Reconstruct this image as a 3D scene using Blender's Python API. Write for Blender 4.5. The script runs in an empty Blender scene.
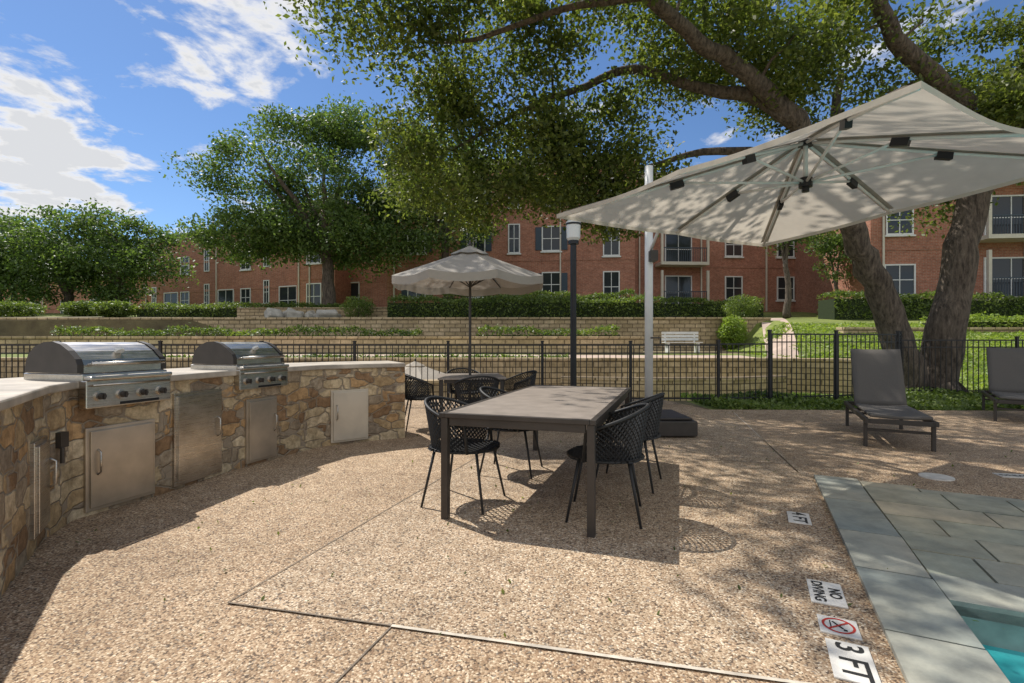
import bpy, bmesh, math, random
import numpy as np
from mathutils import Vector, Matrix
random.seed(7); rng=np.random.default_rng(11)
S=bpy.context.scene
COL=S.collection
# ------------------------------------------------------------ materials
def newmat(name):
    m=bpy.data.materials.new(name); m.use_nodes=True
    nt=m.node_tree; b=nt.nodes['Principled BSDF']; return m,nt,b
def N(nt,t,**k):
    n=nt.nodes.new(t)
    for a,v in k.items():
        if a in n.inputs.keys(): n.inputs[a].default_value=v
        else: setattr(n,a,v)
    return n
def ramp(nt,fac,stops,interp='LINEAR'):
    r=nt.nodes.new('ShaderNodeValToRGB'); cr=r.color_ramp; cr.interpolation=interp
    while len(cr.elements)<len(stops): cr.elements.new(0.5)
    for e,(p,c) in zip(cr.elements,stops): e.position=p; e.color=(*c,1)
    nt.links.new(fac,r.inputs[0]); return r.outputs[0]
def mix(nt,a,b,f,mode='MIX'):
    m=nt.nodes.new('ShaderNodeMix'); m.data_type='RGBA'; m.blend_type=mode
    for s,v in ((m.inputs[0],f),(m.inputs[6],a),(m.inputs[7],b)):
        if hasattr(v,'links') or hasattr(v,'is_linked'): nt.links.new(v,s)
        else: s.default_value=v if not isinstance(v,tuple) else (*v,1)[:4]
    return m.outputs[2]
def coords(nt,kind='Object'):
    t=nt.nodes.new('ShaderNodeTexCoord'); return t.outputs[kind]
def noise(nt,vec,scale,detail=4,rough=.55):
    n=nt.nodes.new('ShaderNodeTexNoise'); n.inputs['Scale'].default_value=scale
    n.inputs['Detail'].default_value=detail; n.inputs['Roughness'].default_value=rough
    nt.links.new(vec,n.inputs['Vector']); return n.outputs['Fac']
def bump(nt,b,h,strength=.3,dist=.01):
    n=nt.nodes.new('ShaderNodeBump'); n.inputs['Strength'].default_value=strength
    n.inputs['Distance'].default_value=dist
    nt.links.new(h,n.inputs['Height']); nt.links.new(n.outputs[0],b.inputs['Normal'])
def simple(name,c,rough=.6,metal=0,var=.15,scale=8,bs=.1):
    m,nt,b=newmat(name); co=coords(nt); f=noise(nt,co,scale,5)
    lo=tuple(x*(1-var) for x in c); hi=tuple(min(1,x*(1+var)) for x in c)
    nt.links.new(ramp(nt,f,[(.3,lo),(.7,hi)]),b.inputs['Base Color'])
    b.inputs['Roughness'].default_value=rough; b.inputs['Metallic'].default_value=metal
    if bs: bump(nt,b,noise(nt,co,scale*6,3),bs,.004)
    return m
def aggregate(name='exposed_aggregate',tint=(.93,.855,.755)):
    m,nt,b=newmat(name); co=coords(nt)
    v=N(nt,'ShaderNodeTexVoronoi'); v.inputs['Scale'].default_value=115; nt.links.new(co,v.inputs['Vector'])
    sep=N(nt,'ShaderNodeSeparateColor'); nt.links.new(v.outputs['Color'],sep.inputs[0])
    c=ramp(nt,sep.outputs[0],[(0,(.16,.12,.09)),(.13,(.4,.29,.2)),(.35,(.54,.42,.3)),(.6,(.66,.55,.42)),(.85,(.86,.78,.65)),(.95,(.34,.31,.28))],'CONSTANT')
    edge=ramp(nt,v.outputs['Distance'],[(.45,(1,1,1)),(.8,(.55,.5,.44))])
    c=mix(nt,c,edge,.9,'MULTIPLY')
    big=noise(nt,co,.5,6,.65)
    c=mix(nt,c,ramp(nt,big,[(.3,(.72,.69,.66)),(.5,(.96,.94,.92)),(.7,(1.1,1.09,1.07))]),1.0,'MULTIPLY')
    med=noise(nt,co,6,5,.75)
    c=mix(nt,c,ramp(nt,med,[(.35,(.76,.74,.71)),(.6,(1.06,1.06,1.06))]),1.0,'MULTIPLY')
    c=mix(nt,c,tint,1.0,'MULTIPLY')
    nt.links.new(c,b.inputs['Base Color']); b.inputs['Roughness'].default_value=.8
    inv=ramp(nt,v.outputs['Distance'],[(0,(1,1,1)),(.8,(0,0,0))]); bump(nt,b,inv,.5,.004)
    return m
def rubble(name='rubble_stone',scale=4.6):
    m,nt,b=newmat(name); co=coords(nt)
    rt=N(nt,'ShaderNodeMapping'); rt.inputs['Rotation'].default_value=(0,0,math.radians(-22)); rt.inputs['Scale'].default_value=(1,1,1.75); nt.links.new(co,rt.inputs[0])
    nz=N(nt,'ShaderNodeTexNoise'); nz.inputs['Scale'].default_value=3.5; nz.inputs['Detail'].default_value=4; nt.links.new(rt.outputs[0],nz.inputs['Vector'])
    vm=N(nt,'ShaderNodeVectorMath',operation='MULTIPLY_ADD'); nt.links.new(nz.outputs['Color'],vm.inputs[0]); vm.inputs[1].default_value=(.09,.09,.09); nt.links.new(rt.outputs[0],vm.inputs[2])
    vv=[]
    for ft in('F1','F2'):
        v=N(nt,'ShaderNodeTexVoronoi'); v.feature=ft; v.distance='CHEBYCHEV'; v.inputs['Scale'].default_value=scale; v.inputs['Randomness'].default_value=.85; nt.links.new(vm.outputs[0],v.inputs['Vector']); vv.append(v)
    df=N(nt,'ShaderNodeMath',operation='SUBTRACT'); nt.links.new(vv[1].outputs['Distance'],df.inputs[0]); nt.links.new(vv[0].outputs['Distance'],df.inputs[1]); ed=df.outputs[0]
    sep=N(nt,'ShaderNodeSeparateColor'); nt.links.new(vv[0].outputs['Color'],sep.inputs[0])
    c=ramp(nt,sep.outputs[0],[(0,(.32,.2,.11)),(.15,(.52,.38,.22)),(.33,(.62,.5,.33)),(.5,(.42,.34,.25)),(.66,(.7,.58,.41)),(.82,(.54,.35,.18)),(.93,(.3,.24,.18))],'CONSTANT')
    f=noise(nt,co,16,8,.78); f3=noise(nt,co,4,5,.7)
    c=mix(nt,c,ramp(nt,f,[(.3,(.58,.55,.5)),(.68,(1.2,1.19,1.15))]),1.0,'MULTIPLY')
    c=mix(nt,c,ramp(nt,f3,[(.35,(.7,.66,.6)),(.65,(1.12,1.12,1.1))]),1.0,'MULTIPLY')
    c=mix(nt,(.34,.27,.19),c,ramp(nt,ed,[(.03,(0,0,0)),(.07,(1,1,1))]))
    nt.links.new(c,b.inputs['Base Color']); b.inputs['Roughness'].default_value=.85
    hh=mix(nt,ramp(nt,ed,[(.0,(0,0,0)),(.1,(1,1,1))]),f,.5)
    bump(nt,b,hh,.95,.028); return m
def brick(name,c1,c2,mortar,w,h,ms,bs=.3,noisy=.35):
    m,nt,b=newmat(name); co=coords(nt)
    s=N(nt,'ShaderNodeSeparateXYZ'); nt.links.new(co,s.inputs[0])
    a=N(nt,'ShaderNodeMath',operation='ADD'); nt.links.new(s.outputs[0],a.inputs[0]); nt.links.new(s.outputs[1],a.inputs[1])
    cb=N(nt,'ShaderNodeCombineXYZ'); nt.links.new(a.outputs[0],cb.inputs[0]); nt.links.new(s.outputs[2],cb.inputs[1])
    br=N(nt,'ShaderNodeTexBrick'); br.inputs['Color1'].default_value=(*c1,1); br.inputs['Color2'].default_value=(*c2,1); br.inputs['Mortar'].default_value=(*mortar,1)
    br.inputs['Scale'].default_value=1; br.inputs['Mortar Size'].default_value=ms; br.inputs['Brick Width'].default_value=w; br.inputs['Row Height'].default_value=h
    nt.links.new(cb.outputs[0],br.inputs['Vector'])
    f=noise(nt,co,.6,6,.7); f2=noise(nt,co,7,5,.75)
    c=mix(nt,br.outputs['Color'],ramp(nt,f,[(.3,(1-noisy,)*3),(.7,(1+noisy*.6,)*3)]),1.0,'MULTIPLY')
    c=mix(nt,c,ramp(nt,f2,[(.3,(.65,.65,.65)),(.7,(1.22,1.2,1.18))]),1.0,'MULTIPLY')
    nt.links.new(c,b.inputs['Base Color']); b.inputs['Roughness'].default_value=.9
    bump(nt,b,br.outputs['Fac'],-bs,.02); return m
def leafmat(name,dark,mid,light,trans=.35):
    m,nt,b=newmat(name); co=coords(nt)
    g=N(nt,'ShaderNodeNewGeometry')
    f=noise(nt,co,.8,3)
    a=N(nt,'ShaderNodeMath',operation='MULTIPLY_ADD'); nt.links.new(g.outputs['Random Per Island'],a.inputs[0]); a.inputs[1].default_value=.5
    ad=N(nt,'ShaderNodeMath',operation='MULTIPLY_ADD'); nt.links.new(f,ad.inputs[0]); ad.inputs[1].default_value=1.0; ad.inputs[2].default_value=-.24
    nt.links.new(ad.outputs[0],a.inputs[2])
    c=ramp(nt,a.outputs[0],[(.1,dark),(.5,mid),(.95,light)])
    nt.links.new(c,b.inputs['Base Color']); b.inputs['Roughness'].default_value=.5
    tr=N(nt,'ShaderNodeBsdfTranslucent'); lt=mix(nt,c,(1.7,1.75,.85),1.0,'MULTIPLY'); nt.links.new(lt,tr.inputs[0])
    ms=N(nt,'ShaderNodeMixShader'); ms.inputs[0].default_value=trans
    nt.links.new(b.outputs[0],ms.inputs[1]); nt.links.new(tr.outputs[0],ms.inputs[2])
    nt.links.new(ms.outputs[0],nt.nodes['Material Output'].inputs[0]); return m
def bark():
    m,nt,b=newmat('bark'); co=coords(nt)
    mp=N(nt,'ShaderNodeMapping'); mp.inputs['Scale'].default_value=(1,1,.25); nt.links.new(co,mp.inputs[0])
    f=noise(nt,mp.outputs[0],14,8,.7)
    nt.links.new(ramp(nt,f,[(.35,(.045,.034,.026)),(.6,(.19,.15,.115)),(.75,(.33,.27,.21))]),b.inputs['Base Color'])
    b.inputs['Roughness'].default_value=.95; bump(nt,b,f,1.0,.08); return m
def grassmat(name,a,c_,sc=3):
    m,nt,b=newmat(name); co=coords(nt)
    f=noise(nt,co,sc,8,.75); f2=noise(nt,co,.3,3)
    c=ramp(nt,f,[(.3,a),(.7,c_)]); c=mix(nt,c,ramp(nt,f2,[(.35,(.75,.75,.7)),(.65,(1.2,1.15,1.0))]),1.0,'MULTIPLY')
    nt.links.new(c,b.inputs['Base Color']); b.inputs['Roughness'].default_value=.9; bump(nt,b,noise(nt,co,sc*10,3),.6,.04); return m
def steel():
    m,nt,b=newmat('stainless_steel'); co=coords(nt)
    mp=N(nt,'ShaderNodeMapping'); mp.inputs['Scale'].default_value=(3,3,160); nt.links.new(co,mp.inputs[0])
    f=noise(nt,mp.outputs[0],1.5,3); f2=noise(nt,co,6,6,.7)
    nt.links.new(ramp(nt,f2,[(.3,(.46,.42,.37)),(.7,(.7,.66,.6))]),b.inputs['Base Color'])
    b.inputs['Metallic'].default_value=1; nt.links.new(ramp(nt,f,[(.3,(.22,.22,.22)),(.7,(.4,.4,.4))]),b.inputs['Roughness'])
    bump(nt,b,f,.05,.002); return m
def canvas(name,c,trans=.35):
    m,nt,b=newmat(name); co=coords(nt); f=noise(nt,co,1.6,7,.7)
    cc=ramp(nt,f,[(.3,tuple(x*.82 for x in c)),(.7,c)]); nt.links.new(cc,b.inputs['Base Color']); b.inputs['Roughness'].default_value=.85
    tr=N(nt,'ShaderNodeBsdfTranslucent'); nt.links.new(cc,tr.inputs[0]); ms=N(nt,'ShaderNodeMixShader'); ms.inputs[0].default_value=trans
    nt.links.new(b.outputs[0],ms.inputs[1]); nt.links.new(tr.outputs[0],ms.inputs[2]); nt.links.new(ms.outputs[0],nt.nodes['Material Output'].inputs[0])
    bump(nt,b,noise(nt,co,4,4),.35,.04); return m
def flagmat(name,stops):
    m,nt,b=newmat(name); co=coords(nt); g=N(nt,'ShaderNodeNewGeometry')
    c=ramp(nt,g.outputs['Random Per Island'],stops); f=noise(nt,co,3.5,8,.72); f2=noise(nt,co,1.2,4,.6)
    c=mix(nt,c,ramp(nt,f,[(.3,(.6,.61,.61)),(.7,(1.3,1.27,1.2))]),1.0,'MULTIPLY')
    c=mix(nt,c,ramp(nt,f2,[(.35,(.85,.9,.92)),(.65,(1.15,1.08,.98))]),1.0,'MULTIPLY')
    nt.links.new(c,b.inputs['Base Color']); b.inputs['Roughness'].default_value=.62; bump(nt,b,f,.4,.014); return m
def watermat():
    m,nt,b=newmat('pool_water'); co=coords(nt); f=noise(nt,co,3,3)
    nt.links.new(ramp(nt,f,[(.3,(.02,.36,.39)),(.7,(.08,.55,.56))]),b.inputs['Base Color']); b.inputs['Roughness'].default_value=.04
    bump(nt,b,noise(nt,co,7,2),.25,.03); return m
M_agg=aggregate(); M_agg2=aggregate('exposed_aggregate_grey',(.93,.885,.815)); M_rub=rubble(); M_steel=steel(); M_bark=bark()
M_brick=brick('red_brick',(.36,.125,.075),(.47,.19,.12),(.38,.29,.22),.24,.085,.009,.2,.22)
M_wall=brick('limestone_block',(.5,.38,.22),(.68,.53,.34),(.2,.15,.09),.5,.19,.02,.6,.35)
M_conc=simple('countertop_concrete',(.44,.385,.315),.65,0,.3,4)
M_black=simple('black_metal',(.018,.018,.02),.4,.2,.2,8,0)
M_dark=simple('charcoal_metal',(.062,.053,.046),.45,.3,.15,8,0)
M_ttop=simple('taupe_tabletop',(.31,.265,.225),.42,0,.18,7,.05)
M_weave=simple('black_rope',(.022,.022,.022),.6,0,.2,30,0)
M_sling=simple('grey_sling',(.115,.103,.09),.8,0,.15,120,.2)
M_white=simple('white_paint',(.72,.72,.7),.5,0,.06,5,0)
M_trim=simple('cream_trim',(.6,.55,.46),.6,0,.08,3,0)
M_glass,_nt,_b=newmat('window_glass'); _b.inputs['Base Color'].default_value=(.03,.035,.04,1); _b.inputs['Roughness'].default_value=.08
M_shut=simple('navy_shutter',(.04,.06,.085),.6,0,.1,8,0)
M_roof=simple('shingles',(.14,.125,.11),.9,0,.3,6)
M_canvas=canvas('cream_canvas',(.7,.63,.53),.42)
M_canvas2=canvas('grey_beige_canvas',(.42,.385,.335),.18)
M_lampg=simple('lamp_glass',(.75,.75,.72),.3,0,.03,5,0)
M_cop=flagmat('bluestone',[(0,(.27,.3,.29)),(.4,(.34,.35,.32)),(.7,(.4,.385,.33)),(1,(.29,.33,.32))])
M_flag=flagmat('flagstone',[(0,(.3,.32,.27)),(.3,(.46,.43,.34)),(.6,(.36,.38,.32)),(.8,(.52,.465,.36)),(1,(.3,.33,.3))])
M_grout=simple('grout',(.2,.18,.145),.9)
M_joint=simple('joint_dark',(.2,.16,.12),.9,0,.3,15); M_jointl=simple('joint_light',(.6,.53,.43),.9,0,.3,12)
M_tile=simple('white_tile',(.72,.69,.63),.35,0,.18,14,0); M_txt=simple('black_ink',(.025,.025,.025),.5,0,.1,5,0)
M_red=simple('red_ink',(.5,.04,.03),.5,0,.2,20,0)
M_water=watermat(); M_plaster=simple('pool_plaster',(.24,.33,.3),.6,0,.3,6)
M_grass=grassmat('grass',(.1,.13,.03),(.26,.32,.08)); M_dirt=grassmat('mulch_ground',(.11,.085,.05),(.21,.18,.1),1.2)
M_path=simple('pink_path',(.52,.4,.32),.9,0,.15,2)
L_oak=leafmat('oak_leaves',(.035,.052,.013),(.105,.14,.036),(.25,.28,.075),.48)
L_tree=leafmat('elm_leaves',(.03,.055,.016),(.09,.15,.042),(.2,.27,.08),.42)
L_far=leafmat('distant_leaves',(.045,.075,.027),(.1,.155,.05),(.17,.24,.09),.4)
L_hedge=leafmat('hedge_leaves',(.04,.07,.015),(.125,.18,.042),(.25,.31,.08),.38)
L_lime=leafmat('lime_leaves',(.12,.18,.03),(.23,.32,.06),(.36,.43,.1),.4)
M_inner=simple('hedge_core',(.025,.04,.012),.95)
M_rock=simple('grey_rock',(.46,.43,.37),.9,0,.3,3,.5)
# ------------------------------------------------------------ mesh builder
def empty(name,loc=(0,0,0),rz=0):
    e=bpy.data.objects.new(name,None); e.location=loc; e.rotation_euler=(0,0,rz); e.empty_display_size=.2; COL.objects.link(e); return e
class MB:
    def __init__(s): s.v=[]; s.f=[]; s.m=[]
    def poly(s,vs,m=0):
        b=len(s.v); s.v+= [tuple(p) for p in vs]; s.f.append(tuple(range(b,b+len(vs)))); s.m.append(m)
    def box(s,c,d,rz=0,m=0,R=None):
        if R is None: R=Matrix.Rotation(rz,3,'Z')
        b=len(s.v); c=Vector(c)
        for z in(-.5,.5):
            for y in(-.5,.5):
                for x in(-.5,.5): s.v.append(tuple(c+R@Vector((x*d[0],y*d[1],z*d[2]))))
        for q in((0,2,3,1),(4,5,7,6),(0,1,5,4),(2,6,7,3),(0,4,6,2),(1,3,7,5)): s.f.append(tuple(b+i for i in q)); s.m.append(m)
    def tube(s,pts,r,n=8,m=0,cap=True):
        pts=[Vector(p) for p in pts]
        if not hasattr(r,'__len__'): r=[r]*len(pts)
        t0=(pts[1]-pts[0]).normalized(); a=t0.orthogonal().normalized(); rings=[]
        for i,p in enumerate(pts):
            t=((pts[min(i+1,len(pts)-1)]-pts[max(i-1,0)])).normalized()
            a=(a-t*a.dot(t)).normalized(); bb=t.cross(a); st=len(s.v)
            for k in range(n):
                an=2*math.pi*k/n; s.v.append(tuple(p+(a*math.cos(an)+bb*math.sin(an))*r[i]))
            rings.append(st)
        for i in range(len(pts)-1):
            for k in range(n):
                k2=(k+1)%n; s.f.append((rings[i]+k,rings[i]+k2,rings[i+1]+k2,rings[i+1]+k)); s.m.append(m)
        if cap:
            s.f.append(tuple(rings[0]+k for k in reversed(range(n)))); s.m.append(m)
            s.f.append(tuple(rings[-1]+k for k in range(n))); s.m.append(m)
    def prism(s,pl,z0,z1,m=0):
        n=len(pl); s.poly([(x,y,z1) for x,y in pl],m); s.poly([(x,y,z0) for x,y in reversed(pl)],m)
        for i in range(n):
            a=pl[i]; b=pl[(i+1)%n]; s.poly([(a[0],a[1],z0),(b[0],b[1],z0),(b[0],b[1],z1),(a[0],a[1],z1)],m)
    def build(s,name,mats,parent=None,smooth=False,bevel=0,weld=False):
        me=bpy.data.meshes.new(name); me.from_pydata(s.v,[],s.f)
        for mm in (mats if isinstance(mats,(list,tuple)) else [mats]): me.materials.append(mm)
        me.polygons.foreach_set('material_index',s.m)
        if smooth: me.polygons.foreach_set('use_smooth',[True]*len(s.f))
        if weld:
            bm=bmesh.new(); bm.from_mesh(me); bmesh.ops.remove_doubles(bm,verts=bm.verts,dist=1e-4); bmesh.ops.recalc_face_normals(bm,faces=bm.faces); bm.to_mesh(me); bm.free()
        me.update(); o=bpy.data.objects.new(name,me); COL.objects.link(o)
        if parent: o.parent=parent
        if bevel:
            bv=o.modifiers.new('bevel','BEVEL'); bv.width=bevel; bv.segments=2; bv.limit_method='ANGLE'
        return o
def leaves(name,C,size,mat,parent=None,up=.4,asp=.55):
    n=len(C); a=rng.normal(size=(n,3)); a/=np.linalg.norm(a,axis=1)[:,None]
    nr=rng.normal(size=(n,3)); nr[:,2]+=up*np.sign(nr[:,2])*1.5
    b=np.cross(nr,a); b/=(np.linalg.norm(b,axis=1)[:,None]+1e-9)
    sz=(size*(0.6+.8*rng.random(n)))[:,None]
    V=np.stack([C-a*sz*.5,C+b*sz*.5*asp,C+a*sz*.5,C-b*sz*.5*asp],1).reshape(-1,3)
    me=bpy.data.meshes.new(name); me.vertices.add(4*n); me.vertices.foreach_set('co',V.ravel())
    me.loops.add(4*n); me.loops.foreach_set('vertex_index',np.arange(4*n,dtype=np.int32))
    me.polygons.add(n); me.polygons.foreach_set('loop_start',np.arange(0,4*n,4,dtype=np.int32)); 
    me.polygons.foreach_set('loop_total',np.full(n,4,dtype=np.int32))
    me.materials.append(mat); me.update(calc_edges=True); me.validate()
    o=bpy.data.objects.new(name,me); COL.objects.link(o)
    if parent: o.parent=parent
    return o
def ell_clusters(regs,hollow=.0):
    out=[]
    for c,r,n in regs:
        k=0
        while k<n:
            p=rng.uniform(-1,1,3); d=np.linalg.norm(p)
            if d>1 or d<hollow: continue
            out.append(np.array(c)+p*np.array(r)); k+=1
    return out
def grow(mb,skel,cl,r0=.05,n=6):
    nodes=[(np.array(p),r) for pl in skel for p,r in pl]
    order=sorted(cl,key=lambda c:min(np.linalg.norm(c-q[0]) for q in nodes))
    for c in order:
        best=min(nodes,key=lambda q:np.linalg.norm(c-q[0])+.6*max(0,q[0][2]-c[2]))
        p,r=best; L=np.linalg.norm(c-p)
        if L<.05: continue
        ra=min(r*.6,r0+L*.012); rb=max(.008,ra*.4)
        mid1=p+(c-p)*.35+rng.normal(size=3)*L*.08+np.array([0,0,L*.08]); mid2=p+(c-p)*.7+rng.normal(size=3)*L*.07+np.array([0,0,L*.05])
        mb.tube([p,mid1,mid2,c],[ra,ra*.8,ra*.6,rb],n,cap=False)
        nodes+= [(mid1,ra*.8),(mid2,ra*.65),(c,rb)]
def cluster_pts(cl,per,rad,flat=.6):
    P=[]
    for c in cl:
        k=int(per*(.6+.8*rng.random())); q=rng.normal(size=(k,3)); nn=np.linalg.norm(q,axis=1)[:,None]; q=q/nn*np.minimum(nn,2.3)*.5
        s=rad*(.6+.7*rng.random()); q*=np.array([s,s,s*flat]); P.append(c+q)
    return np.concatenate(P)
def densify(pts,rads):
    out=[];R=[]
    for i in range(len(pts)-1):
        p0=Vector(pts[max(i-1,0)]);p1=Vector(pts[i]);p2=Vector(pts[i+1]);p3=Vector(pts[min(i+2,len(pts)-1)])
        for k in range(4):
            t=k/4; q=.5*((2*p1)+(p2-p0)*t+(2*p0-5*p1+4*p2-p3)*t*t+(3*p1-p0-3*p2+p3)*t**3)
            wob=.25*rads[i]; q+=Vector((random.uniform(-wob,wob),random.uniform(-wob,wob),random.uniform(-wob,wob)))
            out.append(tuple(q)); R.append((rads[i]*(1-t)+rads[i+1]*t)*random.uniform(.95,1.06))
    out.append(tuple(pts[-1]));R.append(rads[-1]); return out,R
# ------------------------------------------------------------ ground
D=Vector((.434,.901)); Nn=Vector((.901,-.434))
def sn(s,n): return (D.x*s+Nn.x*n, D.y*s+Nn.y*n)
def sstep(a,b,x):
    t=min(1,max(0,(x-a)/(b-a))); return t*t*(3-2*t)
def H(x,y):
    if y<11:
        s=x*D.x+y*D.y; n=x*Nn.x+y*Nn.y
        if s<3.2 and n>.7 and n<8: return -2.2
        return -.05
    low=-1.6+.85*sstep(1,5,x)
    if y<17.15: a=-.05+(low+.05)*sstep(11,12.6,y)
    elif y<24.15: a=.6+.25*(y-17.15)/7
    elif y<38: a=2.28+1.1*(y-24.15)/13.85
    else: a=3.4+min(6,(y-38)*.03)
    r=-.05+2.5*sstep(11,27,y)+ (1.0*sstep(27,38,y)) + (max(0,y-38)*.03 if y<238 else 6)
    t=sstep(10.2,12.5,x); return a*(1-t)+r*t
xs=sorted(set([-400,-250,-150,-100,-70,-55]+[round(-45+.8*i,2) for i in range(120)]+[60,80,120,200,300,400]))
ys=sorted(set([-60,-30,-15]+[-8+.5*i for i in range(38)]+[11+.4*i for i in range(15)]+[17.0,17.1,17.2,17.4]+[18+i for i in range(6)]+[24.1,24.2,24.4,25]+[26+i for i in range(16)]+[45,50,60,80,120,200,350,600]))
V=[(x,y,H(x,y)) for y in ys for x in xs]; nx=len(xs)
F=[];MI=[]
for j in range(len(ys)-1):
    for i in range(nx-1):
        F.append((j*nx+i,j*nx+i+1,(j+1)*nx+i+1,(j+1)*nx+i))
        xm=(xs[i]+xs[i+1])/2; ym=(ys[j]+ys[j+1])/2
        MI.append(1 if (ym<17 and xm<4) or (24<ym<30 and xm<10) or (20.9<ym<24 and xm<10) else 0)
me=bpy.data.meshes.new('ground'); me.from_pydata(V,[],F); me.materials.append(M_grass); me.materials.append(M_dirt)
me.polygons.foreach_set('material_index',MI); o=bpy.data.objects.new('ground',me); COL.objects.link(o)
# deck with pool hole
bm=bmesh.new(); vs=[bm.verts.new(p) for p in [(-30,-15,0),(30,-15,0),(30,8.6,0),(14,8.9,0),(3.6,9.2,0),(3.2,10.9,0),(-30,10.9,0)]]; bm.faces.new(vs)
for co,no in (((*sn(3.05,0),0),(D.x,D.y,0)),((*sn(-8,0),0),(D.x,D.y,0)),((*sn(0,.828),0),(Nn.x,Nn.y,0)),((*sn(0,6.8),0),(Nn.x,Nn.y,0))):
    bmesh.ops.bisect_plane(bm,geom=bm.verts[:]+bm.edges[:]+bm.faces[:],plane_co=co,plane_no=no)
for f in bm.faces[:]:
    c=f.calc_center_median(); s=c.x*D.x+c.y*D.y; n=c.x*Nn.x+c.y*Nn.y
    if -8<s<3.05 and .828<n<6.8: bm.faces.remove(f)
me=bpy.data.meshes.new('pool_deck'); bm.to_mesh(me); bm.free(); me.materials.append(M_agg); o=bpy.data.objects.new('pool_deck',me); COL.objects.link(o)
# slabs & joints
dj=empty('deck_joints'); mb=MB()
def strip(mb,a,b,w,z,m=0):
    a=Vector(a);b=Vector(b);d=(b-a).normalized();n=Vector((-d.y,d.x))*w/2
    mb.poly([(*(a-n),z),(*(b-n),z),(*(b+n),z),(*(a+n),z)],m)
J=Vector((-1.355,2.385)); jd=Vector((.31,.951)); je=Vector((.974,-.228))
K1=J+je*.85
strip(mb,J,J+jd*7,.008,.008,0); strip(mb,J,K1,.009,.008,0); strip(mb,K1,J+je*2.75,.018,.008,1)
strip(mb,(2.72,4.75),(3.9,8.8),.012,.004,1); strip(mb,J+jd*3.6,J+jd*3.6+je*4.1,.008,.009,0); strip(mb,K1,K1-jd*2.5,.008,.005,0)
mb.build('joint_lines',[M_joint,M_jointl],dj)
mb=MB(); q=J+je*2.76; q2=sn(5.38,.49); q3=J+jd*6.4
mb.poly([(*J,.004),(*q,.004),(*q2,.004),(3.3,6.8,.004),(*(J+jd*6.4+je*3.0),.004),(*q3,.004)]); mb.build('grey_slab',[M_agg2],dj)
# coping
mb=MB(); s=-4
while s<5.3:
    L=.55+.25*random.random(); e=min(s+L,5.38); j=.003*random.random()
    mb.prism([sn(s,.505),sn(s,.825+.012*random.random()),sn(e-.012,.828+.012*random.random()),sn(e-.012,.505)],-.045,.022+j); s=e
n=.842
while n<6.5:
    L=.55+.3*random.random(); mb.prism([sn(3.05,n),sn(3.05,n+L-.012),sn(3.36,n+L-.012),sn(3.36,n)],-.045,.022); n+=L
mb.build('pool_coping',[M_cop],None,bevel=.006)
gp=[sn(3.37,.84),sn(3.37,6.6),sn(4.45,6.6),sn(5.38,.84)]
fp=empty('flagstone_paving'); mb=MB(); mb.poly([(x,y,.006) for x,y in gp][::-1]); mb.build('grout_bed',[M_grout],fp)
mb=MB(); s=3.375; 
while s<5.36:
    w=random.choice([.26,.34,.42]); e=min(s+w,5.37); n=.848
    while n<6.6:
        L=random.choice([.28,.4,.52,.65]); nend=n+L
        lim=5.38-(n+L/2-.84)*.16
        if s<lim-.1:
            ee=min(e,lim); mb.prism([sn(s,n),sn(s,nend-.014),sn(ee-.014,nend-.014),sn(ee-.014,n)],.002,.016+.004*random.random())
        n=nend
    s=e
mb.build('flagstones',[M_flag],fp,bevel=.004)
# pool
pl=empty('swimming_pool'); mb=MB()
z0=-1.3
for a,b in (((-8,.828),(3.05,.828)),((3.05,.828),(3.05,6.8)),((3.05,6.8),(-8,6.8)),((-8,6.8),(-8,.828))):
    A=sn(*a);B=sn(*b); mb.poly([(*A,z0),(*B,z0),(*B,-.001),(*A,-.001)])
mb.poly([(*sn(-8,.828),z0),(*sn(3.05,.828),z0),(*sn(3.05,6.8),z0),(*sn(-8,6.8),z0)]); mb.build('basin',[M_plaster],pl)
mb=MB(); mb.poly([(*sn(-8,.828),-.16),(*sn(-8,6.8),-.16),(*sn(3.05,6.8),-.16),(*sn(3.05,.828),-.16)]); mb.build('water',[M_water],pl)
# marker tiles
def text(parent,body,size,loc,rot,mat,name):
    c=bpy.data.curves.new(name,'FONT'); c.body=body; c.size=size; c.align_x='CENTER'; c.align_y='CENTER'; c.offset=.002
    c.materials.append(mat); o=bpy.data.objects.new(name,c); COL.objects.link(o); o.parent=parent; o.location=loc; o.rotation_euler=rot; return o
ang=math.atan2(-D.y,-D.x)
def tile(name,s,n,L,W,lines):
    e=empty(name,(*sn(s,n),.004),ang); mb=MB(); mb.box((0,0,.004),(L,W,.008)); mb.build('tile',[M_tile],e,bevel=.002)
    for b,sz,y in lines: text(e,b,sz,(0,y,.0095),(0,0,0),M_txt,'lettering')
    return e
tile('depth_marker_tile',2.32,.345,.27,.15,[('3 FT',.135,0)])
tile('no_diving_text_tile',2.9,.325,.25,.15,[('NO',.07,.035),('DIVING',.066,-.035)])
tile('depth_marker_tile',4.05,.29,.24,.14,[('4 FT',.12,0)])
e=empty('no_diving_symbol_tile',(*sn(2.58,.335),.004),ang); mb=MB(); mb.box((0,0,.004),(.15,.15,.008)); mb.build('tile',[M_tile],e,bevel=.002)
mb=MB()
for k in range(28):
    a=2*math.pi*k/28;b=2*math.pi*(k+1)/28; mb.poly([(.053*math.cos(a),.053*math.sin(a),.0095),(.063*math.cos(a),.063*math.sin(a),.0095),(.063*math.cos(b),.063*math.sin(b),.0095),(.053*math.cos(b),.053*math.sin(b),.0095)])
strip(mb,(-.038,.038),(.038,-.038),.009,.0105); mb.build('ring',[M_red],e)
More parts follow.
